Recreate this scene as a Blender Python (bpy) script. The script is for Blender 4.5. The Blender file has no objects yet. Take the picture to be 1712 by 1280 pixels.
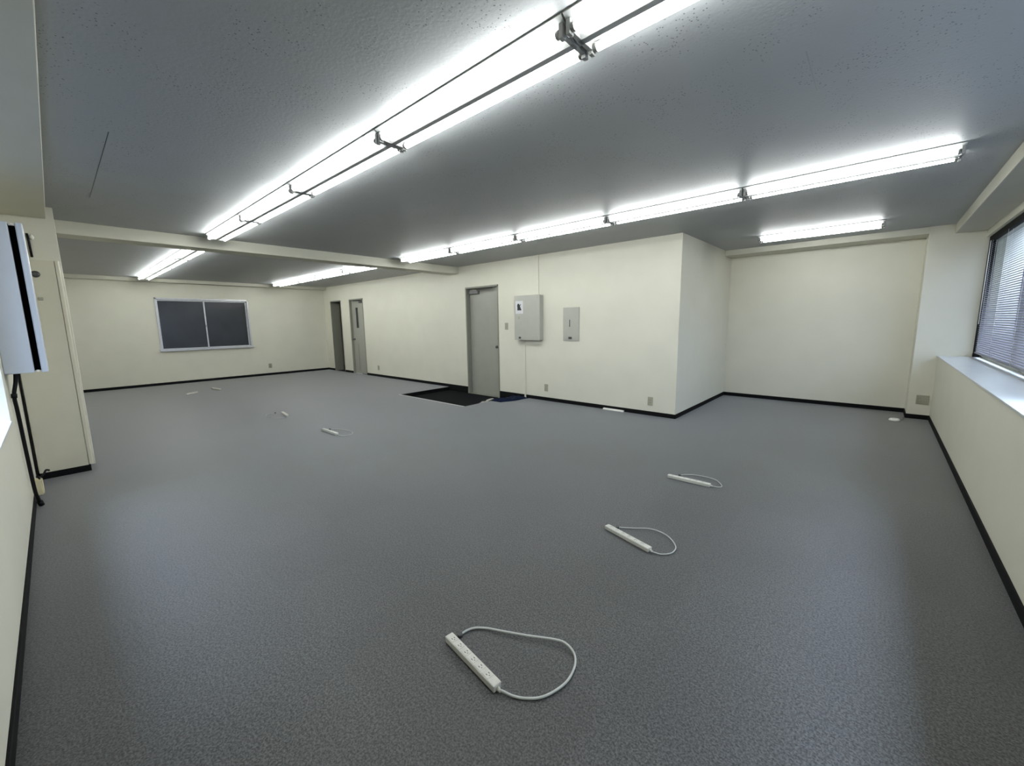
import bpy, bmesh, math, random
from mathutils import Vector, Matrix
from mathutils.geometry import tessellate_polygon
random.seed(4)
S = bpy.context.scene
C = S.collection

# ------------------------------------------------------------------ camera
CAM_H = 1.30
YAW, PITCH, ROLL = -0.730926917, -0.147150572, -0.0152534228
fwd = Vector((math.sin(YAW)*math.cos(PITCH), math.cos(YAW)*math.cos(PITCH), math.sin(PITCH)))
r0 = Vector((math.cos(YAW), -math.sin(YAW), 0)); u0 = r0.cross(fwd)
rt = math.cos(ROLL)*r0 + math.sin(ROLL)*u0
up = -math.sin(ROLL)*r0 + math.cos(ROLL)*u0
cd = bpy.data.cameras.new('camera'); cam = bpy.data.objects.new('camera', cd); C.objects.link(cam)
M = Matrix((rt, up, -fwd)).transposed().to_4x4(); M.translation = (0, 0, CAM_H)
cam.matrix_world = M
cd.sensor_fit = 'HORIZONTAL'; cd.sensor_width = 36.0; cd.lens = 36.0*681.49/1712; cd.clip_start = 0.02
S.camera = cam

# ------------------------------------------------------------------ world, exposure
WORLD = 1.6
w = bpy.data.worlds.new('world'); S.world = w; w.use_nodes = True
NT = w.node_tree; bg = NT.nodes['Background']
# overcast sky, brighter towards the open side (+x), dark street below the horizon
tc = NT.nodes.new('ShaderNodeTexCoord'); sp = NT.nodes.new('ShaderNodeSeparateXYZ')
NT.links.new(tc.outputs['Generated'], sp.inputs[0])
rz = NT.nodes.new('ShaderNodeMapRange'); rz.inputs['From Min'].default_value = -.06; rz.inputs['From Max'].default_value = .06
rz.inputs['To Min'].default_value = .22; rz.inputs['To Max'].default_value = 1.0
NT.links.new(sp.outputs['Z'], rz.inputs['Value'])
rx = NT.nodes.new('ShaderNodeMapRange'); rx.inputs['From Min'].default_value = -.5; rx.inputs['From Max'].default_value = .9
rx.inputs['To Min'].default_value = .32; rx.inputs['To Max'].default_value = 3.1
NT.links.new(sp.outputs['X'], rx.inputs['Value'])
ry = NT.nodes.new('ShaderNodeMapRange'); ry.interpolation_type = 'SMOOTHSTEP'
ry.inputs['From Min'].default_value = .70; ry.inputs['From Max'].default_value = .92
ry.inputs['To Min'].default_value = 1.0; ry.inputs['To Max'].default_value = 25.0   # bright strip of sky above the rooftops
NT.links.new(sp.outputs['Z'], ry.inputs['Value'])
mz = NT.nodes.new('ShaderNodeMath'); mz.operation = 'MULTIPLY'; NT.links.new(rz.outputs[0], mz.inputs[0]); NT.links.new(ry.outputs[0], mz.inputs[1])
mu = NT.nodes.new('ShaderNodeMath'); mu.operation = 'MULTIPLY'; NT.links.new(mz.outputs[0], mu.inputs[0]); NT.links.new(rx.outputs[0], mu.inputs[1])
m2 = NT.nodes.new('ShaderNodeMath'); m2.operation = 'MULTIPLY'; m2.inputs[1].default_value = WORLD; NT.links.new(mu.outputs[0], m2.inputs[0])
bg.inputs[0].default_value = (0.66, 0.77, 1.0, 1); NT.links.new(m2.outputs[0], bg.inputs[1])
S.view_settings.view_transform = 'Standard'; S.view_settings.look = 'None'
S.view_settings.gamma = 1; S.view_settings.use_curve_mapping = False
S.view_settings.exposure = 0.0
TUBE = 32.5

def portal(name, loc, rot, sx, sy):
    l = bpy.data.lights.new(name, 'AREA'); l.shape = 'RECTANGLE'; l.size = sx; l.size_y = sy
    l.cycles.is_portal = True
    o = bpy.data.objects.new(name, l); C.objects.link(o); o.location = loc; o.rotation_euler = rot
    return o
portal('portal_right', (0.99, 4.2, 1.5), (0, math.radians(90), 0), 1.5, 6.3)
portal('portal_left', (-2.87, -0.51, 1.45), (math.radians(90), 0, 0), 2.4, 1.5)

# ------------------------------------------------------------------ materials
def mat(name, col, rough=0.6, metal=0.0, spec=0.5, noise=None, bump=None, emit=None):
    m = bpy.data.materials.new(name); m.use_nodes = True
    nt = m.node_tree; N = nt.nodes; L = nt.links; b = N['Principled BSDF']
    b.inputs['Base Color'].default_value = (*col, 1)
    b.inputs['Roughness'].default_value = rough; b.inputs['Metallic'].default_value = metal
    b.inputs['Specular IOR Level'].default_value = spec
    tc = N.new('ShaderNodeTexCoord')
    if noise:
        sc, amt = noise
        n = N.new('ShaderNodeTexNoise'); n.inputs['Scale'].default_value = sc; n.inputs['Detail'].default_value = 5
        L.new(tc.outputs['Object'], n.inputs['Vector'])
        r = N.new('ShaderNodeValToRGB')
        r.color_ramp.elements[0].position = .3; r.color_ramp.elements[1].position = .7
        r.color_ramp.elements[0].color = (*[c*(1-amt) for c in col], 1)
        r.color_ramp.elements[1].color = (*[min(1, c*(1+amt)) for c in col], 1)
        L.new(n.outputs['Fac'], r.inputs['Fac']); L.new(r.outputs['Color'], b.inputs['Base Color'])
    if bump:
        sc, st = bump
        n2 = N.new('ShaderNodeTexNoise'); n2.inputs['Scale'].default_value = sc; n2.inputs['Detail'].default_value = 4
        L.new(tc.outputs['Object'], n2.inputs['Vector'])
        bp = N.new('ShaderNodeBump'); bp.inputs['Strength'].default_value = st; bp.inputs['Distance'].default_value = .002
        L.new(n2.outputs['Fac'], bp.inputs['Height']); L.new(bp.outputs['Normal'], b.inputs['Normal'])
    if emit:
        b.inputs['Emission Color'].default_value = (*emit[0], 1); b.inputs['Emission Strength'].default_value = emit[1]
    return m

WALL = mat('cream_wall_paint', (.655, .637, .535), .55, noise=(3, .02), bump=(120, .15))
BEAM = mat('cream_beam_paint', (.60, .585, .49), .6, noise=(4, .02))
BLACK = mat('black_vinyl_base', (.004, .004, .0045), .7, spec=.15)
PANEL = mat('grey_cream_steel', (.41, .41, .36), .4, noise=(8, .03))
DOORM = mat('grey_door_paint', (.31, .31, .265), .4, noise=(5, .03))
FRAME = mat('door_frame_paint', (.23, .23, .185), .45)
STEEL = mat('dull_steel', (.30, .30, .29), .35, .8, noise=(40, .1))
CLOSER = mat('grey_closer_paint', (.13, .13, .13), .5)
DARKM = mat('dark_metal', (.08, .08, .08), .4, .5)
ALU = mat('aluminium', (.55, .55, .56), .35, .7, noise=(30, .06))
GLASSD = mat('dark_window_glass', (.022, .025, .030), .22, spec=.5, noise=(2, .25))
PLAS = mat('white_plastic', (.72, .71, .66), .4, noise=(60, .03))
PLAST = mat('off_white_plastic', (.58, .57, .51), .45, noise=(60, .05))
PLASD = mat('socket_hole', (.10, .10, .10), .5)
BEIGE = mat('beige_plastic', (.34, .33, .25), .45, noise=(30, .04))
YELL = mat('aged_cream_plastic', (.62, .56, .36), .45, noise=(25, .06))
CORD = mat('pale_grey_cord', (.50, .51, .48), .5, noise=(40, .04))
ACM = mat('white_enamel_steel', (.49, .52, .56), .35, noise=(6, .03))
CAB = mat('cream_enamel_steel', (.60, .57, .45), .38, noise=(3, .04))
SLOT = mat('black_slot', (.003, .003, .003), .8, spec=.1)
HOSE = mat('black_rubber', (.004, .004, .0045), .5, spec=.25)
MATM = mat('black_ribbed_mat', (.006, .0065, .008), .9, spec=.1, noise=(90, .5), bump=(200, .5))
BLUE = mat('navy_cloth', (.005, .010, .030), .9, spec=.15, noise=(60, .5), bump=(80, .6))
SILL = mat('sill_white_laminate', (.53, .54, .525), .3, noise=(5, .04))
BAT = mat('white_batten_enamel', (.40, .41, .40), .55)
SOCK = mat('lamp_holder_grey', (.32, .32, .31), .5)
TRIMM = mat('pale_metal_edging', (.55, .55, .53), .4, .3, noise=(40, .1))
FRAY = mat('frayed_tape', (.45, .44, .40), .8, noise=(60, .4))
SUBF = mat('grey_screed', (.20, .20, .19), .7, noise=(14, .2))
GREYW = mat('corridor_grey_paint', (.15, .15, .145), .6, noise=(5, .05))
STICKW = mat('label_white', (.62, .62, .64), .5)
STICKK = mat('label_black', (.01, .01, .01), .5)
CONC = mat('outside_concrete', (.20, .205, .21), .85, noise=(1.5, .2))
CONCD = mat('outside_dark_cladding', (.05, .055, .07), .7, noise=(1.5, .2))

TUBEM = mat('fluorescent_tube_glass', (.9, .9, .9), .3, emit=((.97, 1.0, .985), TUBE))

# blind slats: painted metal foil
BLIND = mat('pale_lilac_slat', (.16, .155, .17), .4, noise=(10, .03))

# clear glass
def glass():
    m = bpy.data.materials.new('clear_glass'); m.use_nodes = True
    N = m.node_tree.nodes; L = m.node_tree.links; N.clear()
    o = N.new('ShaderNodeOutputMaterial'); mx = N.new('ShaderNodeMixShader')
    t = N.new('ShaderNodeBsdfTransparent'); t.inputs[0].default_value = (.9, .93, .95, 1)
    g = N.new('ShaderNodeBsdfGlossy'); g.inputs['Roughness'].default_value = .02
    mx.inputs[0].default_value = .06
    L.new(t.outputs[0], mx.inputs[1]); L.new(g.outputs[0], mx.inputs[2]); L.new(mx.outputs[0], o.inputs[0])
    return m
GLASS = glass()

# carpet: salt and pepper loop pile in 50 cm tiles
def carpet():
    m = bpy.data.materials.new('speckled_grey_carpet'); m.use_nodes = True
    N = m.node_tree.nodes; L = m.node_tree.links; b = N['Principled BSDF']
    tc = N.new('ShaderNodeTexCoord')
    n1 = N.new('ShaderNodeTexNoise'); n1.inputs['Scale'].default_value = 155; n1.inputs['Detail'].default_value = 3; n1.inputs['Roughness'].default_value = .7
    n2 = N.new('ShaderNodeTexNoise'); n2.inputs['Scale'].default_value = 90; n2.inputs['Detail'].default_value = 3
    n3 = N.new('ShaderNodeTexNoise'); n3.inputs['Scale'].default_value = 1.3; n3.inputs['Detail'].default_value = 3
    for n in (n1, n2, n3): L.new(tc.outputs['Object'], n.inputs['Vector'])
    r = N.new('ShaderNodeValToRGB')
    e = r.color_ramp.elements; e[0].position = .41; e[1].position = .60
    e[0].color = (.006, .0062, .0062, 1); e[1].color = (.092, .094, .093, 1)
    mx = N.new('ShaderNodeMath'); mx.operation = 'MULTIPLY_ADD'; mx.inputs[1].default_value = .24
    mm = N.new('ShaderNodeMath'); mm.operation = 'MULTIPLY'; mm.inputs[1].default_value = .76
    L.new(n1.outputs['Fac'], mm.inputs[0]); L.new(n2.outputs['Fac'], mx.inputs[0]); L.new(mm.outputs[0], mx.inputs[2])
    L.new(mx.outputs[0], r.inputs['Fac'])
    # tiles differ a little in tone
    ch = N.new('ShaderNodeTexWhiteNoise'); ch.noise_dimensions = '2D'
    fl = N.new('ShaderNodeVectorMath'); fl.operation = 'SCALE'; fl.inputs['Scale'].default_value = 2.0
    f2 = N.new('ShaderNodeVectorMath'); f2.operation = 'FLOOR'
    L.new(tc.outputs['Object'], fl.inputs[0]); L.new(fl.outputs[0], f2.inputs[0]); L.new(f2.outputs[0], ch.inputs['Vector'])
    mr = N.new('ShaderNodeMapRange'); mr.inputs['To Min'].default_value = .93; mr.inputs['To Max'].default_value = 1.07
    L.new(ch.outputs['Value'], mr.inputs['Value'])
    mr2 = N.new('ShaderNodeMapRange'); mr2.inputs['From Min'].default_value = .3; mr2.inputs['From Max'].default_value = .7
    mr2.inputs['To Min'].default_value = .93; mr2.inputs['To Max'].default_value = 1.07
    L.new(n3.outputs['Fac'], mr2.inputs['Value'])
    mu = N.new('ShaderNodeMath'); mu.operation = 'MULTIPLY'; L.new(mr.outputs[0], mu.inputs[0]); L.new(mr2.outputs[0], mu.inputs[1])
    sc = N.new('ShaderNodeVectorMath'); sc.operation = 'SCALE'
    L.new(r.outputs['Color'], sc.inputs[0]); L.new(mu.outputs[0], sc.inputs['Scale'])
    L.new(sc.outputs[0], b.inputs['Base Color'])
    b.inputs['Roughness'].default_value = .52; b.inputs['Specular IOR Level'].default_value = .6
    b.inputs['Sheen Weight'].default_value = .58; b.inputs['Sheen Roughness'].default_value = .36
    bp = N.new('ShaderNodeBump'); bp.inputs['Strength'].default_value = .55; bp.inputs['Distance'].default_value = .003
    L.new(mx.outputs[0], bp.inputs['Height']); L.new(bp.outputs['Normal'], b.inputs['Normal'])
    return m
CARPET = carpet()

# ceiling: painted board with small pits and hairline joints
def ceilmat():
    m = bpy.data.materials.new('painted_ceiling_board'); m.use_nodes = True
    N = m.node_tree.nodes; L = m.node_tree.links; b = N['Principled BSDF']
    tc = N.new('ShaderNodeTexCoord')
    n1 = N.new('ShaderNodeTexNoise'); n1.inputs['Scale'].default_value = 60; n1.inputs['Detail'].default_value = 6
    v = N.new('ShaderNodeTexVoronoi'); v.inputs['Scale'].default_value = 58
    n2 = N.new('ShaderNodeTexNoise'); n2.inputs['Scale'].default_value = 4; n2.inputs['Detail'].default_value = 4
    for n in (n1, v, n2): L.new(tc.outputs['Object'], n.inputs['Vector'])
    r = N.new('ShaderNodeValToRGB'); r.color_ramp.elements[0].position = .13; r.color_ramp.elements[1].position = .21
    r.color_ramp.elements[0].color = (.30, .30, .30, 1); r.color_ramp.elements[1].color = (1, 1, 1, 1)
    L.new(v.outputs['Distance'], r.inputs['Fac'])
    # pits only where the second noise is high
    r2 = N.new('ShaderNodeValToRGB'); r2.color_ramp.elements[0].position = .44; r2.color_ramp.elements[1].position = .58
    L.new(n2.outputs['Fac'], r2.inputs['Fac'])
    mx = N.new('ShaderNodeMix'); mx.data_type = 'RGBA'; mx.inputs[6].default_value = (1, 1, 1, 1)
    L.new(r2.outputs['Color'], mx.inputs[0]); L.new(r.outputs['Color'], mx.inputs[7])
    mc = N.new('ShaderNodeMix'); mc.data_type = 'RGBA'; mc.blend_type = 'MULTIPLY'; mc.inputs[0].default_value = 1
    mc.inputs[6].default_value = (.37, .385, .39, 1); L.new(mx.outputs[2], mc.inputs[7])
    L.new(mc.outputs[2], b.inputs['Base Color'])
    b.inputs['Roughness'].default_value = .5; b.inputs['Specular IOR Level'].default_value = .4
    bp = N.new('ShaderNodeBump'); bp.inputs['Strength'].default_value = .35; bp.inputs['Distance'].default_value = .003
    L.new(n1.outputs['Fac'], bp.inputs['Height']); L.new(bp.outputs['Normal'], b.inputs['Normal'])
    return m
CEIL = ceilmat()

# ------------------------------------------------------------------ mesh helpers (world coordinates)
def NB(): return bmesh.new()
def box(bm, x0, x1, y0, y1, z0, z1, bev=0, seg=2):
    t = bmesh.new()
    vs = [t.verts.new((x, y, z)) for x in (x0, x1) for y in (y0, y1) for z in (z0, z1)]
    for f in ((0,1,3,2),(4,6,7,5),(0,4,5,1),(2,3,7,6),(0,2,6,4),(1,5,7,3)): t.faces.new([vs[i] for i in f])
    bmesh.ops.recalc_face_normals(t, faces=t.faces)
    if bev: bmesh.ops.bevel(t, geom=list(t.edges), offset=bev, segments=seg, profile=.5, affect='EDGES')
    join(bm, t); return bm
def join(bm, t, Mx=None):
    if Mx: t.transform(Mx)
    mp = {v: bm.verts.new(v.co) for v in t.verts}
    for f in t.faces:
        try: nf = bm.faces.new([mp[v] for v in f.verts]); nf.smooth = f.smooth
        except ValueError: pass
    t.free()
def tube(bm, pts, r, n=10, smooth=True):
    pts = [Vector(p) for p in pts]; rings = []
    prev = None
    for i, p in enumerate(pts):
        a = pts[max(0, i-1)]; b = pts[min(len(pts)-1, i+1)]
        t = (b-a).normalized()
        if prev is None:
            h = Vector((0, 0, 1)) if abs(t.z) < .9 else Vector((1, 0, 0))
            s = t.cross(h).normalized()
        else: s = (prev - t*prev.dot(t)).normalized()
        prev = s; q = t.cross(s)
        rr = r[i] if isinstance(r, (list, tuple)) else r
        rings.append([bm.verts.new(p + rr*(math.cos(2*math.pi*k/n)*s + math.sin(2*math.pi*k/n)*q)) for k in range(n)])
    for i in range(len(rings)-1):
        for k in range(n):
            f = bm.faces.new((rings[i][k], rings[i][(k+1) % n], rings[i+1][(k+1) % n], rings[i+1][k])); f.smooth = smooth
    bm.faces.new(list(reversed(rings[0]))); bm.faces.new(rings[-1])
    return bm
def prism(bm, prof, axis, a, b):
    """extrude a closed 2D profile along an axis: axis 'x' profile (y,z); 'y' profile (x,z); 'z' profile (x,y)"""
    def P(u, v, t): return {'x': (t, u, v), 'y': (u, t, v), 'z': (u, v, t)}[axis]
    r1 = [bm.verts.new(P(u, v, a)) for u, v in prof]; r2 = [bm.verts.new(P(u, v, b)) for u, v in prof]
    n = len(prof)
    fs = [bm.faces.new((r1[i], r1[(i+1) % n], r2[(i+1) % n], r2[i])) for i in range(n)]
    fs += [bm.faces.new(list(reversed(r1))), bm.faces.new(r2)]
    bmesh.ops.recalc_face_normals(bm, faces=fs); return bm
def spline(pts, k=8):
    pts = [Vector(p) for p in pts]; out = []
    P = [pts[0]*2-pts[1]] + pts + [pts[-1]*2-pts[-2]]
    for i in range(1, len(P)-2):
        for j in range(k):
            t = j/k
            out.append(.5*((2*P[i]) + (-P[i-1]+P[i+1])*t + (2*P[i-1]-5*P[i]+4*P[i+1]-P[i+2])*t*t + (-P[i-1]+3*P[i]-3*P[i+1]+P[i+2])*t**3))
    out.append(pts[-1]); return out
ORG = {}
def obj(name, bm, m, parent=None, label=None):
    vs = [v.co for v in bm.verts]
    if parent is None:
        o3 = Vector(((min(v.x for v in vs)+max(v.x for v in vs))/2, (min(v.y for v in vs)+max(v.y for v in vs))/2, min(v.z for v in vs)))
    else: o3 = ORG[parent.name]
    bm.transform(Matrix.Translation(-o3))
    bmesh.ops.recalc_face_normals(bm, faces=bm.faces)
    me = bpy.data.meshes.new(name); bm.to_mesh(me); bm.free()
    for mm in (m if isinstance(m, (list, tuple)) else [m]): me.materials.append(mm)
    o = bpy.data.objects.new(name, me); C.objects.link(o)
    if parent is None: o.location = o3
    else: o.parent = parent
    ORG[o.name] = o3
    if label: o['label'] = label
    return o
def tag(o, label, cat, group=None):
    o['label'] = label; o['category'] = cat
    if group: o['group'] = group
    return o
def struct(name, bm, m, label=None, cat=None):
    o = obj(name, bm, m); o['kind'] = 'structure'
    if label: o['label'] = label
    if cat: o['category'] = cat
    return o
def thing(name, loc, label, cat, group=None, kind=None):
    o = bpy.data.objects.new(name, None); C.objects.link(o); o.location = loc; o.empty_display_size = .1
    ORG[o.name] = Vector(loc)
    tag(o, label, cat, group)
    if kind: o['kind'] = kind
    return o

# ------------------------------------------------------------------ dimensions
XR = .57; XG = .87          # right parapet face, window plane
YL = -.24; XF = -12.135; YC = 5.378; XC = -1.925; YB = 7.65; ZC = 2.375
PX0, PX1, PY0 = -6.58, -4.78, 4.20   # recessed entrance landing
RD = .07

# floor with the landing cut out
outer = [(XF-.1, YL-.3), (1.05, YL-.3), (1.05, YB+.1), (XC-.1, YB+.1), (XC-.1, YC+.02), (PX1, YC+.02), (PX1, PY0), (PX0, PY0), (PX0, YC+.02), (XF-.1, YC+.02)]
bm = NB(); prism(bm, outer, 'z', -.09, 0)
fl = struct('floor', bm, CARPET, 'dark grey speckled carpet tile floor of the empty office', 'floor')
bm = NB(); box(bm, PX0-.05, PX1+.05, PY0-.05, YC+.3, -.2, -RD-.02)
struct('floor', bm, SUBF, 'sunken grey landing inside the entrance door', 'floor')

# ceiling
bm = NB(); box(bm, XF-.2, 1.2, YL-.5, YB+.2, ZC, ZC+.12)
struct('ceiling', bm, CEIL, 'pale grey painted ceiling with pitted boards', 'ceiling')

# ---- walls
def wallC():
    bm = NB(); y0, y1 = YC, YC+.25
    segs = [(XF-.2, -11.73), (-11.10, -10.63), (-9.90, -5.99), (-5.12, XC)]
    for a, b in segs: box(bm, a, b, y0, y1, -.18, ZC)
    for a, b in ((-11.73, -11.10), (-10.63, -9.90), (-5.99, -5.12)): box(bm, a, b, y0, y1, 1.975, ZC)
    return bm
struct('wall_back', wallC(), WALL, 'long cream wall with the grey doors and electrical panels', 'wall')
bm = NB(); box(bm, XC-.2, XC, YC+.25, YB+.1, -.1, ZC); struct('wall_return', bm, WALL, 'short cream wall running back from the outer corner', 'wall')
bm = NB(); box(bm, XC, 1.2, YB, YB+.15, -.1, ZC); struct('wall_alcove', bm, WALL, 'cream wall at the back of the right alcove', 'wall')
# far wall with opening for window
bm = NB(); a, b, c, d = 1.60, 3.435, .765, 1.975
box(bm, XF-.15, XF, YL-.3, a, -.1, ZC); box(bm, XF-.15, XF, b, YC, -.1, ZC)
box(bm, XF-.15, XF, a, b, -.1, c); box(bm, XF-.15, XF, a, b, d, ZC)
struct('wall_far', bm, WALL, 'cream far wall holding the dark sliding window', 'wall')
# left wall: parapet with recessed window
LX0, LX1, LZ0, LZ1 = -4.03, -1.70, .735, 2.16
bm = NB()
box(bm, XF, LX0, YL-.26, YL, -.1, ZC); box(bm, LX1, 1.2, YL-.26, YL, -.1, ZC)
box(bm, LX0, LX1, YL-.26, YL, -.1, LZ0-.015); box(bm, LX0, LX1, YL-.26, YL, LZ1, ZC)
struct('wall_left', bm, WALL, 'cream wall at the left edge with the recessed window', 'wall')
# right wall
RY0, RY1, RZ0, RZ1 = 1.10, 7.254, .80, 2.19
bm = NB()
box(bm, XR, 1.0, YL, YB, -.1, RZ0); box(bm, XR+.26, 1.0, RY1, YB, RZ0, ZC)
box(bm, XR, 1.0, YL, RY0, RZ0, ZC); box(bm, XG-.04, 1.0, RY0, RY1, RZ1, ZC)
struct('wall_right', bm, WALL, 'cream parapet wall under the right window', 'wall')

# pillars and beams
bm = NB(); box(bm, .355, 1.0, 7.255, YB, 0, ZC, .004); struct('trim_1', bm, WALL, 'cream pillar between the alcove wall and the blind', 'pillar')
bm = NB(); box(bm, -6.30, -5.60, YL, .132, 0, ZC, .004); struct('trim_2', bm, WALL, 'cream pillar behind the tall floor cabinet', 'pillar')
bm = NB(); box(bm, -6.45, -6.17, YL, YC, 2.245, ZC, .004); struct('trim_3', bm, BEAM, 'cream ceiling beam crossing the room', 'beam')
bm = NB(); box(bm, -5.60, .573, YL, .083, 2.27, ZC, .004); struct('trim_4', bm, BEAM, 'cream beam soffit along the left wall', 'beam')
bm = NB(); box(bm, .573, 1.0, YL, 7.255, 2.262, ZC, .004); struct('trim_5', bm, BEAM, 'cream beam above the right window', 'beam')
bm = NB(); box(bm, XC, .355, 7.27, YB, 2.295, ZC, .003); struct('trim_6', bm, BEAM, 'cream beam along the top of the alcove wall', 'beam')
bm = NB(); box(bm, XF, XF+.22, YL, YC, 2.30, ZC, .003); struct('trim_7', bm, BEAM, 'cream beam along the top of the far wall', 'beam')
bm = NB(); box(bm, .845, .87, RY0, 7.255, 2.185, 2.262); struct('trim_8', bm, BEAM, 'narrow cream header over the blind', 'trim')

# sills
bm = NB(); box(bm, XR-.008, XG+.03, RY0, 7.255, RZ0, RZ0+.016, .003); struct('trim_9', bm, SILL, 'glossy white window sill on the right', 'sill')
bm = NB(); box(bm, LX0, LX1, YL-.25, YL+.006, LZ0-.015, LZ0, .003); struct('trim_10', bm, SILL, 'white window sill at the left edge', 'sill')

# baseboards
H = .058; T = .010
def bb(name, segs, label):
    bm = NB()
    for s in segs: box(bm, *s, 0, H, .002, 1)
    struct(name, bm, BLACK, label, 'baseboard')
bb('baseboard_back', [(XF, -11.73, YC-T, YC), (-11.10, -10.63, YC-T, YC), (-9.90, PX0, YC-T, YC), (PX1, -4.53, YC-T, YC), (-4.485, XC+T, YC-T, YC)], 'black baseboard along the long wall')
bm = NB(); box(bm, PX0, -5.99, YC-T, YC, -RD-.02, H); box(bm, -5.12, PX1, YC-T, YC, -RD-.02, H); struct('baseboard_landing', bm, BLACK, 'deeper black baseboard beside the entrance door', 'baseboard')
bb('baseboard_return', [(XC, XC+T, YC-T, YB)], 'black baseboard of the short return wall')
bb('baseboard_alcove', [(XC, .355, YB-T, YB)], 'black baseboard of the alcove wall')
bb('baseboard_pillar', [(.355-T, XR, 7.255-T, 7.255), (.355-T, .355, 7.255, YB)], 'black baseboard round the right pillar')
bb('baseboard_far', [(XF, XF+T, YL, YC)], 'black baseboard under the far window wall')
bb('baseboard_right', [(XR-T, XR, YL, 7.255)], 'black baseboard under the right window')
bb('baseboard_left', [(-5.3, XR, YL, YL+T), (XF, -6.30, YL, YL+T)], 'black baseboard at the left edge')

# ceiling board joints (hairline cracks)
bm = NB(); box(bm, -4.96, -3.27, .338, .342, ZC-.001, ZC+.01); struct('trim_11', bm, DARKM, 'hairline joint in the ceiling board at upper left', 'joint')
bm = NB(); box(bm, -.322, -.318, 2.18, 2.58, ZC-.001, ZC+.01); struct('trim_12', bm, SOCK, 'hairline joint in the ceiling board at upper right', 'joint')

# ------------------------------------------------------------------ far window
t = thing('window_1', (XF, 2.5, .765), 'two-pane sliding aluminium window with black panes on the far wall', 'window', kind='structure')
bm = NB(); fw = .035
box(bm, XF-.10, XF+.018, a, a+fw, c, d, .003); box(bm, XF-.10, XF+.018, b-fw, b, c, d, .003)
box(bm, XF-.10, XF+.018, a, b, d-fw*1.2, d, .003)
obj('window_frame', bm, ALU, t)
bm = NB(); box(bm, XF-.10, XF+.05, a-.02, b+.02, c, c+.045, .004); obj('window_sill', bm, ALU, t)
ym = 2.50
for k, (p, q, xo) in enumerate(((a+fw, ym+.02, -.04), (ym-.02, b-fw, -.075))):
    bm = NB(); g = .028
    x0, x1 = XF+xo, XF+xo+.025; z0, z1 = c+.045, d-.042
    box(bm, x0, x1, p, p+g*.6, z0, z1, .002); box(bm, x0, x1, q-g, q, z0, z1, .002)
    box(bm, x0, x1, p, q, z0, z0+g*.6, .002); box(bm, x0, x1, p, q, z1-g, z1, .002)
    s = obj('sash', bm, ALU, t)
    bm = NB(); box(bm, x0+.008, x0+.014, p+.01, q-.01, z0+.01, z1-.01); obj('pane', bm, GLASSD, s, 'black window pane')
bm = NB(); box(bm, XF-.04+.025, XF-.005, ym-.012, ym+.012, 1.30, 1.36, .004); obj('latch', bm, STEEL, t)
bm = NB(); box(bm, XF-.16, XF-.13, a-.05, b+.05, c-.05, d+.05); struct('wall_lightwell', bm, CONCD)

# ------------------------------------------------------------------ doors
def lever_knob(x, y, z, par, side=1):
    bm = NB(); tube(bm, [(x, y, z), (x, y-.012, z)], .026, 16); tube(bm, [(x, y-.01, z), (x, y-.035, z)], .010, 12)
    tube(bm, [(x, y-.030, z), (x, y-.038, z), (x, y-.055, z), (x, y-.066, z), (x, y-.070, z)], [.013, .022, .027, .022, .010], 16)
    return obj('door_knob', bm, DARKM, par)
# door 1
t = thing('door_1', (-5.555, YC+.09, -RD), 'grey steel door behind the black entrance mat', 'door', kind='structure')
yd = YC+.085
bm = NB()
box(bm, -5.99, -5.96, YC-.008, YC+.13, -RD-.02, 1.975, .003); box(bm, -5.145, -5.12, YC-.008, YC+.13, -RD-.02, 1.975, .003)
box(bm, -5.99, -5.12, YC-.008, YC+.13, 1.945, 1.975, .003)
obj('door_frame', bm, FRAME, t)
bm = NB(); box(bm, -5.955, -5.15, yd, yd+.04, -RD+.002, 1.94, .003); dl = obj('door_leaf', bm, DOORM, t)
lever_knob(-5.215, yd, .86, t)
bm = NB(); tube(bm, [(-5.215, yd, 1.02), (-5.215, yd-.008, 1.02)], .016, 14); obj('lock_cylinder', bm, DARKM, t)
bm = NB(); box(bm, -5.925, -5.68, yd-.055, yd, 1.845, 1.905, .008); cl = obj('door_closer', bm, CLOSER, t)
bm = NB(); tube(bm, [(-5.70, yd-.05, 1.912), (-5.50, yd-.12, 1.918), (-5.22, yd-.13, 1.925)], .009, 8)
tube(bm, [(-5.22, yd-.13, 1.925), (-5.75, yd-.05, 1.935)], .008, 8); tube(bm, [(-5.70, yd-.05, 1.90), (-5.70, yd-.05, 1.92)], .014, 10)
obj('closer_arm', bm, DARKM, cl)
for z in (.2, 1.0, 1.75):
    bm = NB(); tube(bm, [(-5.957, yd-.006, z-.05), (-5.957, yd-.006, z+.05)], .008, 10); obj('hinge', bm, STEEL, t)
bm = NB(); box(bm, -5.96, -5.145, YC+.0, YC+.13, -RD-.02, -RD+.0, .002); obj('threshold', bm, FRAME, t)
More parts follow.
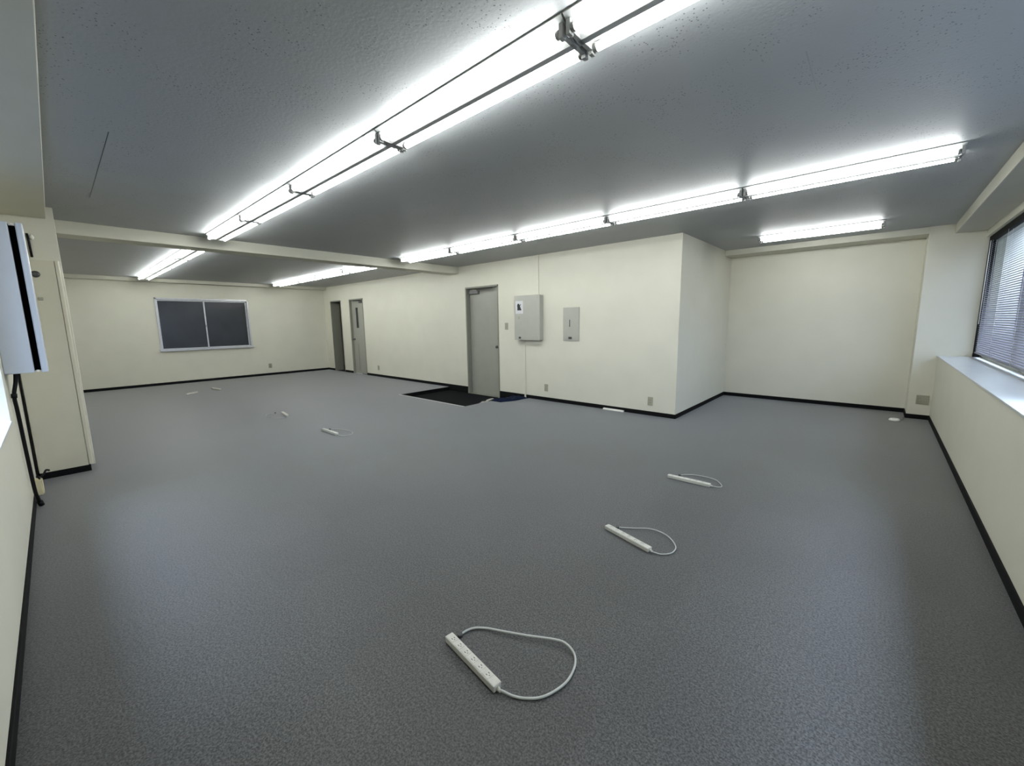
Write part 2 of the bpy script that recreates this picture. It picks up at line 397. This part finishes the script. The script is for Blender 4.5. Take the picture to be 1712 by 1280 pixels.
# door 2
t = thing('door_2', (-10.265, YC+.05, 0), 'narrow grey door with a slim glass slot near the far corner', 'door', kind='structure')
yd = YC+.05
bm = NB()
box(bm, -10.63, -10.595, YC-.008, YC+.12, 0, 1.975, .003); box(bm, -9.93, -9.90, YC-.008, YC+.12, 0, 1.975, .003)
box(bm, -10.63, -9.90, YC-.008, YC+.12, 1.945, 1.975, .003)
obj('door_frame', bm, FRAME, t)
bm = NB()
gx0, gx1, gz0, gz1 = -10.41, -10.28, 1.22, 1.75
box(bm, -10.595, gx0, yd, yd+.04, .005, 1.945); box(bm, gx1, -9.93, yd, yd+.04, .005, 1.945)
box(bm, gx0, gx1, yd, yd+.04, .005, gz0); box(bm, gx0, gx1, yd, yd+.04, gz1, 1.945)
dl = obj('door_leaf', bm, DOORM, t)
bm = NB(); box(bm, gx0, gx1, yd+.015, yd+.02, gz0, gz1); obj('glass_slot', bm, GLASSD, t, 'dark glass slot')
lever_knob(-10.53, yd, .92, t)
bm = NB(); box(bm, -10.38, -10.345, yd-.006, yd, .08, .80, .003); obj('kick_strip', bm, FRAME, t, 'darker vertical strip')
bm = NB(); box(bm, -10.13, -9.97, yd-.05, yd, 1.86, 1.92, .008); cl = obj('door_closer', bm, DARKM, t)
bm = NB(); tube(bm, [(-10.05, yd-.05, 1.925), (-10.30, yd-.12, 1.932), (-10.50, yd-.05, 1.94)], .010, 8); obj('closer_arm', bm, DARKM, cl)
# open doorway
t = thing('door_3', (-11.415, YC, 0), 'open doorway to a dark passage beside the far corner', 'doorway', kind='structure')
bm = NB()
box(bm, -11.73, -11.705, YC-.006, YC+.25, 0, 1.975, .003); box(bm, -11.125, -11.10, YC-.006, YC+.25, 0, 1.975, .003)
box(bm, -11.73, -11.10, YC-.006, YC+.25, 1.95, 1.975, .003)
obj('door_frame', bm, FRAME, t)
bm = NB()
box(bm, -13.3, -13.2, YC+.25, YC+1.6, -.1, 2.3); box(bm, -13.3, -10.75, YC+1.5, YC+1.6, -.1, 2.3); box(bm, -10.85, -10.75, YC+.25, YC+1.6, -.1, 2.3)
box(bm, -13.3, -10.75, YC+.25, YC+1.6, 2.2, 2.3); box(bm, -13.3, -12.3, YC+.20, YC+.25, -.1, 2.3)
struct('wall_passage', bm, GREYW)
bm = NB(); box(bm, -13.3, -10.75, YC, YC+1.6, -.1, 0); struct('floor', bm, BLACK, 'dark floor of the passage through the open doorway', 'floor')

# ------------------------------------------------------------------ entrance landing
bm = NB()
prism(bm, [(PX0+.005, PY0+.01), (PX1-.01, PY0+.01), (-5.10, YC-.15), (-5.16, YC-.015), (PX0+.005, YC-.015)], 'z', -RD-.02, -RD+.001)
rb = NB(); box(rb, PX0, PX0+.006, PY0, YC, -RD-.02, -.004); box(rb, PX0, PX1, PY0, PY0+.006, -RD-.02, -.004)
struct('trim_14', rb, BLACK, 'black riser round the sunken entrance landing', 'riser')
tag(obj('entrance_mat', bm, MATM), 'black ribbed mat lying in the landing before the entrance door', 'mat')
bm = NB(); box(bm, PX0-.03, PX1+.01, PY0-.028, PY0+.002, 0, .004, .0015, 1)
struct('trim_13', bm, TRIMM, 'pale metal edging along the front of the entrance landing', 'edging')
# frayed tape on the right edge
bm = NB(); pr = []
n = 14
for i in range(n+1):
    f = i/n; x = PX1-.03-.30*f; y = PY0+.06+.95*f
    pr.append((x+random.uniform(-.02, .03), y))
ba = [(x-.05-random.uniform(0, .05), y+.02) for x, y in pr]
prism(bm, pr+ba[::-1], 'z', -RD+.0025, -RD+.006)
tag(obj('frayed_tape', bm, FRAY), 'torn pale tape strip on the right edge of the entrance mat', 'tape')
# navy cloth
bm = NB(); nx, ny = 14, 16
from mathutils import noise as mnoise
grid = {}
for i in range(nx+1):
    for j in range(ny+1):
        u, v = i/nx, j/ny
        x = -4.772 + u*(.22+.13*v) + .02*(1-math.cos(v*7)); y = 4.79 + v*.56
        z = .010 + .022*abs(mnoise.noise(Vector((u*3, v*3, 1.3)))) + .014*math.sin(u*9+v*4)**2
        if i in (0, nx) or j in (0, ny): z = .003
        grid[i, j] = (x, y, z)
top = {k: bm.verts.new(p) for k, p in grid.items()}; bot = {k: bm.verts.new((p[0], p[1], .001)) for k, p in grid.items()}
for i in range(nx):
    for j in range(ny):
        f = bm.faces.new((top[i, j], top[i+1, j], top[i+1, j+1], top[i, j+1])); f.smooth = True
        bm.faces.new((bot[i, j], bot[i, j+1], bot[i+1, j+1], bot[i+1, j]))
for i in range(nx):
    for j in (0, ny): bm.faces.new((top[i, j], top[i+1, j], bot[i+1, j], bot[i, j]))
for j in range(ny):
    for i in (0, nx): bm.faces.new((top[i, j], top[i, j+1], bot[i, j+1], bot[i, j]))
tag(obj('floor_cloth', bm, BLUE), 'crumpled navy blue cloth on the carpet right of the entrance door', 'cloth')

# ------------------------------------------------------------------ electrical panels, raceways, outlets
t = thing('distribution_board', (-4.38, YC, 1.0), 'large grey electrical board with a black-marked sticker, right of the entrance door', 'electrical panel')
px0, px1, pz0, pz1 = -4.655, -4.11, 1.005, 1.742
bm = NB(); box(bm, px0+.006, px1-.004, YC-.082, YC, pz0+.006, pz1-.006, .003); obj('cabinet_body', bm, PANEL, t)
bm = NB(); box(bm, px0, px1, YC-.100, YC-.084, pz0, pz1, .003); pd = obj('panel_door', bm, PANEL, t)
bm = NB(); box(bm, -4.555, -4.515, YC-.112, YC-.100, 1.030, 1.060, .003); box(bm, -4.545, -4.525, YC-.120, YC-.112, 1.035, 1.055, .002); obj('latch', bm, DARKM, pd)
bm = NB(); box(bm, -4.625, -4.46, YC-.1012, YC-.1002, 1.445, 1.655); st = obj('sticker', bm, STICKW, pd, 'white sticker')
bm = NB()
prism(bm, [(-4.585, 1.50), (-4.49, 1.50), (-4.515, 1.545), (-4.525, 1.57), (-4.505, 1.60), (-4.515, 1.603), (-4.535, 1.585), (-4.545, 1.61), (-4.575, 1.612), (-4.588, 1.58), (-4.582, 1.54)], 'y', YC-.1018, YC-.1011)
obj('sticker_mark', bm, STICKK, st, 'black mark')
bm = NB(); box(bm, -4.565, -4.535, YC-.1012, YC-.1002, 1.355, 1.40); obj('small_sticker', bm, BEIGE, pd, 'small dark label')

t = thing('wall_access_panel', (-3.565, YC, 1.0), 'small flat grey panel with a slot, right of the large electrical board', 'electrical panel')
bm = NB(); box(bm, -3.71, -3.42, YC-.016, YC, 1.005, 1.518, .003); obj('cover', bm, PANEL, t)
bm = NB(); box(bm, -3.692, -3.438, YC-.0185, YC-.015, 1.023, 1.50, .001); pd = obj('panel_door', bm, PANEL, t)
bm = NB(); box(bm, -3.592, -3.578, YC-.0215, YC-.0185, 1.22, 1.33, .001); obj('handle_slot', bm, DARKM, pd)
bm = NB(); box(bm, -3.605, -3.545, YC-.024, YC-.0185, 1.032, 1.066, .002); obj('lock_plate', bm, DARKM, pd)

bm = NB(); box(bm, -4.222, -4.198, YC-.014, YC, 1.742, ZC, .002); tag(obj('cable_raceway', bm, WALL), 'thin cream cable raceway from the ceiling down to the large electrical board', 'raceway')
bm = NB(); box(bm, -4.52, -4.495, YC-.014, YC, 0, 1.005, .002); tag(obj('cable_raceway', bm, WALL), 'thin cream cable raceway from the large electrical board down to the floor', 'raceway')

def outlet(name, cx, z, label, m=None, w=.072, h=.118, kind='outlet', axis='y', pos=YC, sgn=-1, double=False, grp='wall outlets near the floor'):
    m = m or BEIGE
    t = thing(name, (cx, pos, z-h/2) if axis == 'y' else (pos, cx, z-h/2), label, 'outlet' if kind == 'outlet' else 'switch', grp)
    def bx(bm, u0, u1, d0, d1, z0, z1, bev=0):
        if axis == 'y': box(bm, u0, u1, min(pos+sgn*d0, pos+sgn*d1), max(pos+sgn*d0, pos+sgn*d1), z0, z1, bev)
        else: box(bm, min(pos+sgn*d0, pos+sgn*d1), max(pos+sgn*d0, pos+sgn*d1), u0, u1, z0, z1, bev)
    bm = NB(); bx(bm, cx-w/2, cx+w/2, 0, .008, z-h/2, z+h/2, .003); obj('cover_plate', bm, m, t)
    if kind == 'outlet':
        cs = (-.026, .026) if double else (0,)
        bm = NB()
        for c in cs: bx(bm, cx+c-.016, cx+c+.016, .008, .011, z-.036, z+.036, .002)
        ins = obj('socket_insert', bm, m, t)
        for c in cs:
            for zz in (-.020, .016):
                for u in (-.007, .005):
                    bm = NB(); bx(bm, cx+c+u, cx+c+u+.0025, .0105, .0116, z+zz-.005, z+zz+.006); obj('slot', bm, PLASD, ins)
    else:
        bm = NB(); bx(bm, cx-.014, cx+.014, .008, .013, z-.030, z+.030, .002); obj('rocker', bm, m, t)
    return t
outlet('wall_outlet', -4.055, .218, 'beige wall outlet below the large electrical board')
outlet('wall_outlet', -2.266, .200, 'beige wall outlet next to the outer corner of the long wall')
outlet('wall_outlet', -9.33, .222, 'beige wall outlet right of the narrow far door')
outlet('light_switch', -4.93, 1.236, 'beige light switch between the entrance door and the large electrical board', kind='switch', grp='light switches')
outlet('wall_outlet', 3.80, .25, 'beige wall outlet on the far wall below the right end of the black window', axis='x', pos=XF, sgn=1)
outlet('wall_outlet', .489, .25, 'beige double wall outlet low on the right pillar', w=.118, h=.118, pos=7.255, double=True)

# fallen moulding piece at the wall foot
bm = NB(); prism(bm, [(YC-.045, 0), (YC-.012, 0), (YC-.012, .022), (YC-.03, .024), (YC-.045, .010)], 'x', -2.97, -2.645)
tag(obj('floor_raceway', bm, PLAS), 'short white raceway piece lying at the foot of the long wall', 'raceway')
# small white floor outlet
t = thing('floor_outlet', (.245, 6.965, 0), 'small white rounded floor outlet on the carpet by the right pillar', 'floor outlet')
bm = NB(); tube(bm, [(.245, 6.965, 0), (.245, 6.965, .014), (.245, 6.965, .026), (.245, 6.965, .030)], [.058, .056, .046, .030], 24); obj('cover', bm, PLAS, t)
bm = NB(); tube(bm, spline([(.29, 7.0, .006), (.33, 7.08, .005), (.325, 7.18, .005), (.35, 7.24, .006)]), .003, 6); obj('cord', bm, DARKM, t, 'thin dark cord')

# ------------------------------------------------------------------ power strips
def strip(p, q, h, loop, label, ncord=.0045, fine=True, plug=True):
    """p, q: ends of the strip axis on the floor; loop: cord points on the floor"""
    P = Vector((*p, 0)); Q = Vector((*q, 0)); d = (Q-P); Ln = d.length; d.normalize(); s = Vector((-d.y, d.x, 0))
    mid = (P+Q)/2
    t = thing('power_strip', mid, label, 'power strip', 'power strips on the carpet')
    R = Matrix((( d.x, s.x, 0, mid.x), (d.y, s.y, 0, mid.y), (0, 0, 1, 0), (0, 0, 0, 1)))
    def loc(fn):
        b = NB(); tmp = NB(); fn(tmp); join(b, tmp, R); return b
    W2 = .0185
    obj('body', loc(lambda b: box(b, -Ln/2, Ln/2, -W2, W2, .001, h, .004)), PLAST, t)
    for k in range(6):
        x = -Ln/2 + Ln*(k+.75)/7.0
        f = obj('socket', loc(lambda b: box(b, x-.018, x+.018, -.014, .014, h-.0005, h+.0012, .0006, 1)), PLAST, t)
        if fine:
            for y in (-.0065, .0045):
                obj('slot', loc(lambda b: box(b, x-.004, x+.004, y, y+.0026, h+.0010, h+.0018)), PLASD, f)
            obj('slot', loc(lambda b: box(b, x+.0085, x+.0115, -.002, .002, h+.0010, h+.0018)), PLASD, f)
    if loop:
        b = NB(); pts = spline([Q+d*.010+Vector((0, 0, .011))]+[Vector((x, y, z)) for x, y, z in loop], 8); tube(b, pts, ncord, 10); obj('cord', b, CORD, t, 'pale grey looped cord')
        e = Q; b = NB(); tube(b, [e-d*.004+Vector((0, 0, .012)), e+d*.016+Vector((0, 0, .011))], [.008, .0055], 10); obj('cord_grip', b, PLAST, t)
        if plug:
            x, y, z = loop[-1]; b = NB(); tube(b, [(x, y, 0), (x, y, .012)], .011, 12); obj('floor_grommet', b, DARKM, t, 'black cord grommet')
    return t
k = .963
def PF(x, y, z=.006): return (x, y, z)
strip((-1.222, .946), (-.904, .907), .028,
      [PF(-.880, .912, .010), PF(-.845, .924), PF(-.805, .947), PF(-.768, .985), PF(-.745, 1.042), PF(-.737, 1.105), PF(-.753, 1.174), PF(-.783, 1.215, .010), PF(-.828, 1.232, .014), PF(-.875, 1.224, .014), PF(-.985, 1.164, .012), PF(-1.078, 1.118, .010), PF(-1.141, 1.091), PF(-1.182, 1.06), PF(-1.198, 1.029), PF(-1.203, .990)],
      'nearest white six-socket power strip with a wide looped cord', .0045)
strip((-1.180, 2.195), (-.862, 2.112), .026,
      [PF(-.838, 2.108, .010), PF(-.800, 2.122), PF(-.769, 2.155), PF(-.758, 2.196), PF(-.769, 2.254), PF(-.821, 2.313, .010), PF(-.885, 2.345, .012), PF(-.964, 2.346, .010), PF(-1.055, 2.290), PF(-1.129, 2.240)],
      'second nearest white power strip, midway up the right floor, with looped cord', .0034)
strip((-1.212, 3.290), (-.882, 3.296), .026,
      [PF(-.860, 3.300, .010), PF(-.835, 3.315), PF(-.812, 3.345), PF(-.835, 3.400), PF(-.890, 3.455, .010), PF(-.985, 3.470, .010), PF(-1.081, 3.454), PF(-1.150, 3.385)],
      'third white power strip from the camera in the right column', .0026)
strip((-5.09, 2.115), (-4.73, 2.125), .028,
      [PF(-4.70, 2.125, .010), PF(-4.62, 2.15), PF(-4.60, 2.24), PF(-4.72, 2.30), PF(-4.95, 2.27), PF(-5.06, 2.19)],
      'white power strip alone on the middle carpet, nearer of the left pair', .003)
strip((-6.60, 2.165), (-6.28, 2.125), .028,
      [PF(-6.25, 2.12, .010), PF(-6.20, 2.08), PF(-6.26, 1.98), PF(-6.50, 1.93), PF(-6.68, 1.98), PF(-6.70, 2.10)],
      'white power strip on the middle carpet, farther of the left pair', .003)
strip((-10.10, 1.80), (-9.96, 1.60), .03, None, 'far white power strip seen end-on beside the left part of the far wall', .003, False)
strip((-10.50, 2.13), (-10.12, 2.19), .026, None, 'farthest white power strip, below the black window', .003, False)

# ------------------------------------------------------------------ tall floor cabinet by the left pillar
t = thing('floor_cabinet', (-5.47, -.06, 0), 'tall cream metal floor cabinet with rounded edge and black plinth against the left pillar', 'cabinet')
def rrect(x0, x1, y0, y1, r, n=6, corners=(1, 1, 1, 1)):
    out = []
    for (cx, cy, a0, fl) in ((x1-r, y1-r, 0, corners[0]), (x0+r, y1-r, 90, corners[1]), (x0+r, y0+r, 180, corners[2]), (x1-r, y0+r, 270, corners[3])):
        if not fl:
            out.append((cx+math.copysign(r, math.cos(math.radians(a0+45))), cy+math.copysign(r, math.sin(math.radians(a0+45))))); continue
        for i in range(n+1):
            a = math.radians(a0+90*i/n); out.append((cx+r*math.cos(a), cy+r*math.sin(a)))
    return out
bm = NB(); prism(bm, rrect(-5.595, -5.345, YL+.02, .085, .006), 'z', .06, 1.882); obj('cabinet_body', bm, CAB, t)
bm = NB(); prism(bm, rrect(-5.598, -5.340, .086, .113, .011, corners=(1, 1, 0, 0)), 'z', .066, 1.885); obj('front_panel', bm, CAB, t)
bm = NB(); box(bm, -5.590, -5.350, YL+.025, .095, 0, .06, .002); obj('plinth', bm, BLACK, t)

bm = NB(); tube(bm, [(-5.345, -.035, 1.764), (-5.325, -.035, 1.764), (-5.312, -.035, 1.764)], [.028, .026, .014], 14); obj('knob', bm, DARKM, t, 'round dark knob')
bm = NB(); box(bm, -5.345, -5.333, -.045, -.015, 1.548, 1.572, .003); obj('latch', bm, BEIGE, t, 'small beige latch')

# cord end on the pillar above the cabinet
t = thing('pull_cord', (-5.59, -.03, 1.93), 'short dark pull cord with a white tip on the left pillar above the cabinet', 'cord')
bm = NB(); tube(bm, [(-5.592, -.045, 2.13), (-5.590, -.040, 2.06), (-5.590, -.038, 1.93)], .008, 8); obj('cord', bm, HOSE, t)
bm = NB(); tube(bm, [(-5.592, -.020, 2.08), (-5.585, -.020, 2.10), (-5.592, -.020, 2.12)], [.008, .016, .008], 10); obj('tip', bm, PLAS, t, 'white tip')

# ------------------------------------------------------------------ air conditioner at the left edge
ax0, ax1, az0, az1 = -4.46, -4.20, 1.015, 1.985
t = thing('window_air_conditioner', (-4.33, YL, az0), 'tall white air conditioning unit with a black vertical gap on the left wall', 'air conditioner')
bm = NB(); box(bm, ax0, ax1, YL, -.108, az0, az1, .006); obj('body', bm, ACM, t)
bm = NB(); box(bm, ax0+.010, ax1-.07, -.108, -.078, az0+.012, az1-.012); box(bm, ax0+.01, ax1-.012, -.1085, -.1065, az0+.012, az1-.012); box(bm, ax0+.01, ax1-.012, -.0795, -.0775, az0+.012, az1-.012); obj('gap', bm, SLOT, t, 'black recessed gap')
bm = NB(); box(bm, ax0, ax1, -.078, -.046, az0, az1, .006); obj('front_panel', bm, ACM, t)
for zz in (az0+.004, az1-.018):
    bm = NB(); box(bm, ax1-.03, ax1-.008, -.100, -.086, zz, zz+.014, .002); obj('clip', bm, PLAS, t)
bm = NB(); tube(bm, spline([(-4.34, -.196, az0+.01), (-4.335, -.205, .95), (-4.33, -.222, .86), (-4.36, -.222, .74), (-4.42, -.222, .45), (-4.47, -.220, .16), (-4.50, -.214, .08), (-4.53, -.205, .016)]), [.0105]*57, 12); obj('drain_hose', bm, HOSE, t, 'black rubber drain hose')
bm = NB(); tube(bm, [(-4.52, -.21, .045), (-4.532, -.203, .012)], .016, 12); obj('hose_end', bm, HOSE, t)
bm = NB(); tube(bm, [(-4.33, -.221, .875), (-4.33, -.223, .845)], .0145, 12); obj('hose_clamp', bm, HOSE, t)
bm = NB(); tube(bm, spline([(-4.37, -.184, az0+.01), (-4.40, -.190, .90), (-4.52, -.197, .60), (-4.66, -.204, .30), (-4.70, -.205, .195), (-4.71, -.196, .165)]), .0055, 8); obj('power_cord', bm, HOSE, t, 'thin black power cord')
bm = NB(); tube(bm, spline([(-4.74, -.200, .17), (-4.745, -.178, .185), (-4.76, -.160, .215), (-4.78, -.145, .205)]), .007, 8); obj('plug', bm, HOSE, t)

t = thing('surface_outlet_box', (-4.76, YL, .03), 'yellowed cream surface outlet box low on the left wall behind the black hose', 'outlet')
bm = NB(); box(bm, -4.80, -4.72, YL, -.192, .035, .158, .005); obj('box', bm, YELL, t)
bm = NB(); box(bm, -4.795, -4.725, -.192, -.186, .042, .150, .002); obj('cover_plate', bm, YELL, t)

# ------------------------------------------------------------------ left window (daylight)
t = thing('window_3', (-2.87, YL-.22, LZ0), 'recessed window at the left edge', 'window', kind='structure')
bm = NB(); y0, y1 = YL-.25, YL-.20
n = 2; W_ = (LX1-LX0)/n
box(bm, LX0, LX1, y0, y1, LZ0, LZ0+.04); box(bm, LX0, LX1, y0, y1, LZ1-.04, LZ1)
for i in range(n+1):
    x = LX0+W_*i; box(bm, max(LX0, x-.02), min(LX1, x+.02), y0, y1, LZ0, LZ1)
f = obj('window_frame', bm, ALU, t)
for i in range(n):
    bm = NB(); box(bm, LX0+W_*i+.02, LX0+W_*(i+1)-.02, YL-.228, YL-.224, LZ0+.04, LZ1-.04); obj('pane', bm, GLASS, f)
# ------------------------------------------------------------------ right window
t = thing('window_2', (.93, 4.2, RZ0), 'long window behind the venetian blind on the right', 'window', kind='structure')
bm = NB(); x0, x1 = .915, .98
z0, z1 = RZ0+.016, RZ1+.02
box(bm, x0, x1, RY0, RY1, z0, z0+.075); box(bm, x0, x1, RY0, RY1, z1-.05, z1)
ys = [RY0, 2.30, 3.62, 5.40, RY1]
for y in ys: box(bm, x0, x1, max(RY0, y-.025), min(RY1, y+.025), z0, z1)
f = obj('window_frame', bm, BEIGE, t)
for i in range(4):
    bm = NB(); box(bm, .953, .957, ys[i]+.025, ys[i+1]-.025, z0+.05, z1-.05); obj('pane', bm, GLASS, f)
# blind over the far half
by0, by1 = 3.66, 7.209
t = thing('venetian_blind', (XG, (by0+by1)/2, .86), 'lilac grey venetian blind hanging in the right window', 'blind')
bm = NB(); box(bm, .852, .892, by0, by1, 2.125, 2.184, .003); obj('headrail', bm, BLACK, t, 'dark headrail')
bm = NB(); pitch = .0215; nsl = int((2.125-.885)/pitch); ang = math.radians(38)
hw = .0125
for i in range(nsl):
    z = .885+pitch*i; ca, sa = hw*math.cos(ang), hw*math.sin(ang)
    v = [bm.verts.new(p) for p in ((XG-ca, by0+.01, z-sa), (XG, by0+.01, z+.0015), (XG+ca, by0+.01, z+sa), (XG+ca, by1-.01, z+sa), (XG, by1-.01, z+.0015), (XG-ca, by1-.01, z-sa))]
    bm.faces.new((v[0], v[1], v[4], v[5])); bm.faces.new((v[1], v[2], v[3], v[4]))
sl = obj('slats', bm, BLIND, t)
md = sl.modifiers.new('thickness', 'SOLIDIFY'); md.thickness = .0006
bm = NB(); box(bm, XG-.013, XG+.013, by0+.01, by1-.01, .862, .876, .003); obj('bottom_rail', bm, BLIND, t)
for y in (7.05, 6.3, 5.4, 4.5, 3.8):
    for x in (XG-.014, XG+.014):
        bm = NB(); tube(bm, [(x, y, .87), (x, y, 2.14)], .0012, 6); obj('ladder_cord', bm, PLAS, t)
bm = NB(); tube(bm, [(XG-.02, 7.13, 2.13), (XG-.02, 7.13, 1.2)], .004, 8); obj('tilt_wand', bm, PLAS, t)
bm = NB(); box(bm, XG-.016, XG+.03, 7.210, 7.252, RZ0+.016, 2.183); box(bm, XG-.02, XG+.03, 7.17, 7.252, RZ0+.016, RZ0+.055, .003)
obj('side_channel', bm, BLACK, t, 'dark side channel')

# ------------------------------------------------------------------ neighbouring building outside the blind
t = thing('neighbour_building', (5.2, 26, -6), 'grey building with vertical ribs glimpsed through the blind', 'building')
bm = NB(); box(bm, 1.4, 9.0, 24, 30, -6, 9.0); obj('facade', bm, CONC, t)
x = 1.6
while x < 5.6:
    wd = random.uniform(.09, .22); bm = NB(); box(bm, x, x+wd, 23.75, 24.0, -6, 9.1); obj('rib', bm, CONCD, t); x += wd+random.uniform(.12, .30)

# ------------------------------------------------------------------ fluorescent battens
FL = 1.255
def make_fixture():
    t = thing('fluorescent_batten', (0, 0, 0), 'x', 'ceiling light', 'twin-tube fluorescent battens on the ceiling')
    L2 = FL/2-.004
    bm = NB(); prism(bm, [(-.100, 0), (-.104, -.008), (-.013, -.060), (.013, -.060), (.104, -.008), (.100, 0)], 'x', -L2, L2)
    obj('housing', bm, BAT, t)
    for s in (-1, 1):
        y = s*.076; z = -.050
        bm = NB(); tube(bm, [(-L2+.035, y, z), (L2-.035, y, z)], .0145, 14); tb = obj('lamp_tube', bm, TUBEM, t)
        for e in (-1, 1):
            bm = NB(); tube(bm, [(e*(L2-.036), y, z), (e*(L2-.020), y, z)], .0150, 14); obj('end_cap', bm, STEEL, tb)
        for e in (-1, 1):
            bm = NB(); x0, x1 = sorted((e*(L2-.021), e*(L2-.003)))
            box(bm, x0, x1, y-.013, y+.013, z-.022, z+.030, .003); box(bm, x0, x1, min(0, y), max(0, y), z-.010, z+.020, .002)
            obj('lamp_holder', bm, SOCK, t)
    return t
def copy_tree(o, parent=None):
    c = o.copy(); C.objects.link(c)
    if parent: c.parent = parent
    for ch in list(o.children): copy_tree(ch, c)
    return c
ordn = ['nearest', 'second nearest', 'third nearest', 'fourth nearest', 'farthest']
proto = make_fixture(); used = False
rows = [
    (1.425, [.33-FL*(i+.5) for i in range(5)], 'twin-tube fluorescent batten, {} in the row running overhead to the crossbeam', 'battens in the overhead row'),
    (4.03, [.315-FL*(i+.5) for i in range(5)], 'twin-tube fluorescent batten, {} in the row parallel to the long wall', 'battens in the row along the long wall'),
    (1.425, [-6.66-FL*(i+.5) for i in range(4)], 'twin-tube fluorescent batten, {} in the left row beyond the crossbeam', 'battens in the left row beyond the crossbeam'),
    (3.99, [-6.64-FL*(i+.5) for i in range(4)], 'twin-tube fluorescent batten, {} in the right row beyond the crossbeam', 'battens in the right row beyond the crossbeam'),
    (6.42, [-.67], 'single fluorescent batten alone on the ceiling of the right alcove', None),
]
for y, xs, lab, grp in rows:
    for i, x in enumerate(xs):
        o = copy_tree(proto) if used else proto; used = True
        o.location = (x, y, ZC); o['label'] = lab.format(ordn[i]); 
        if grp: o['group'] = grp
        elif 'group' in o: del o['group']
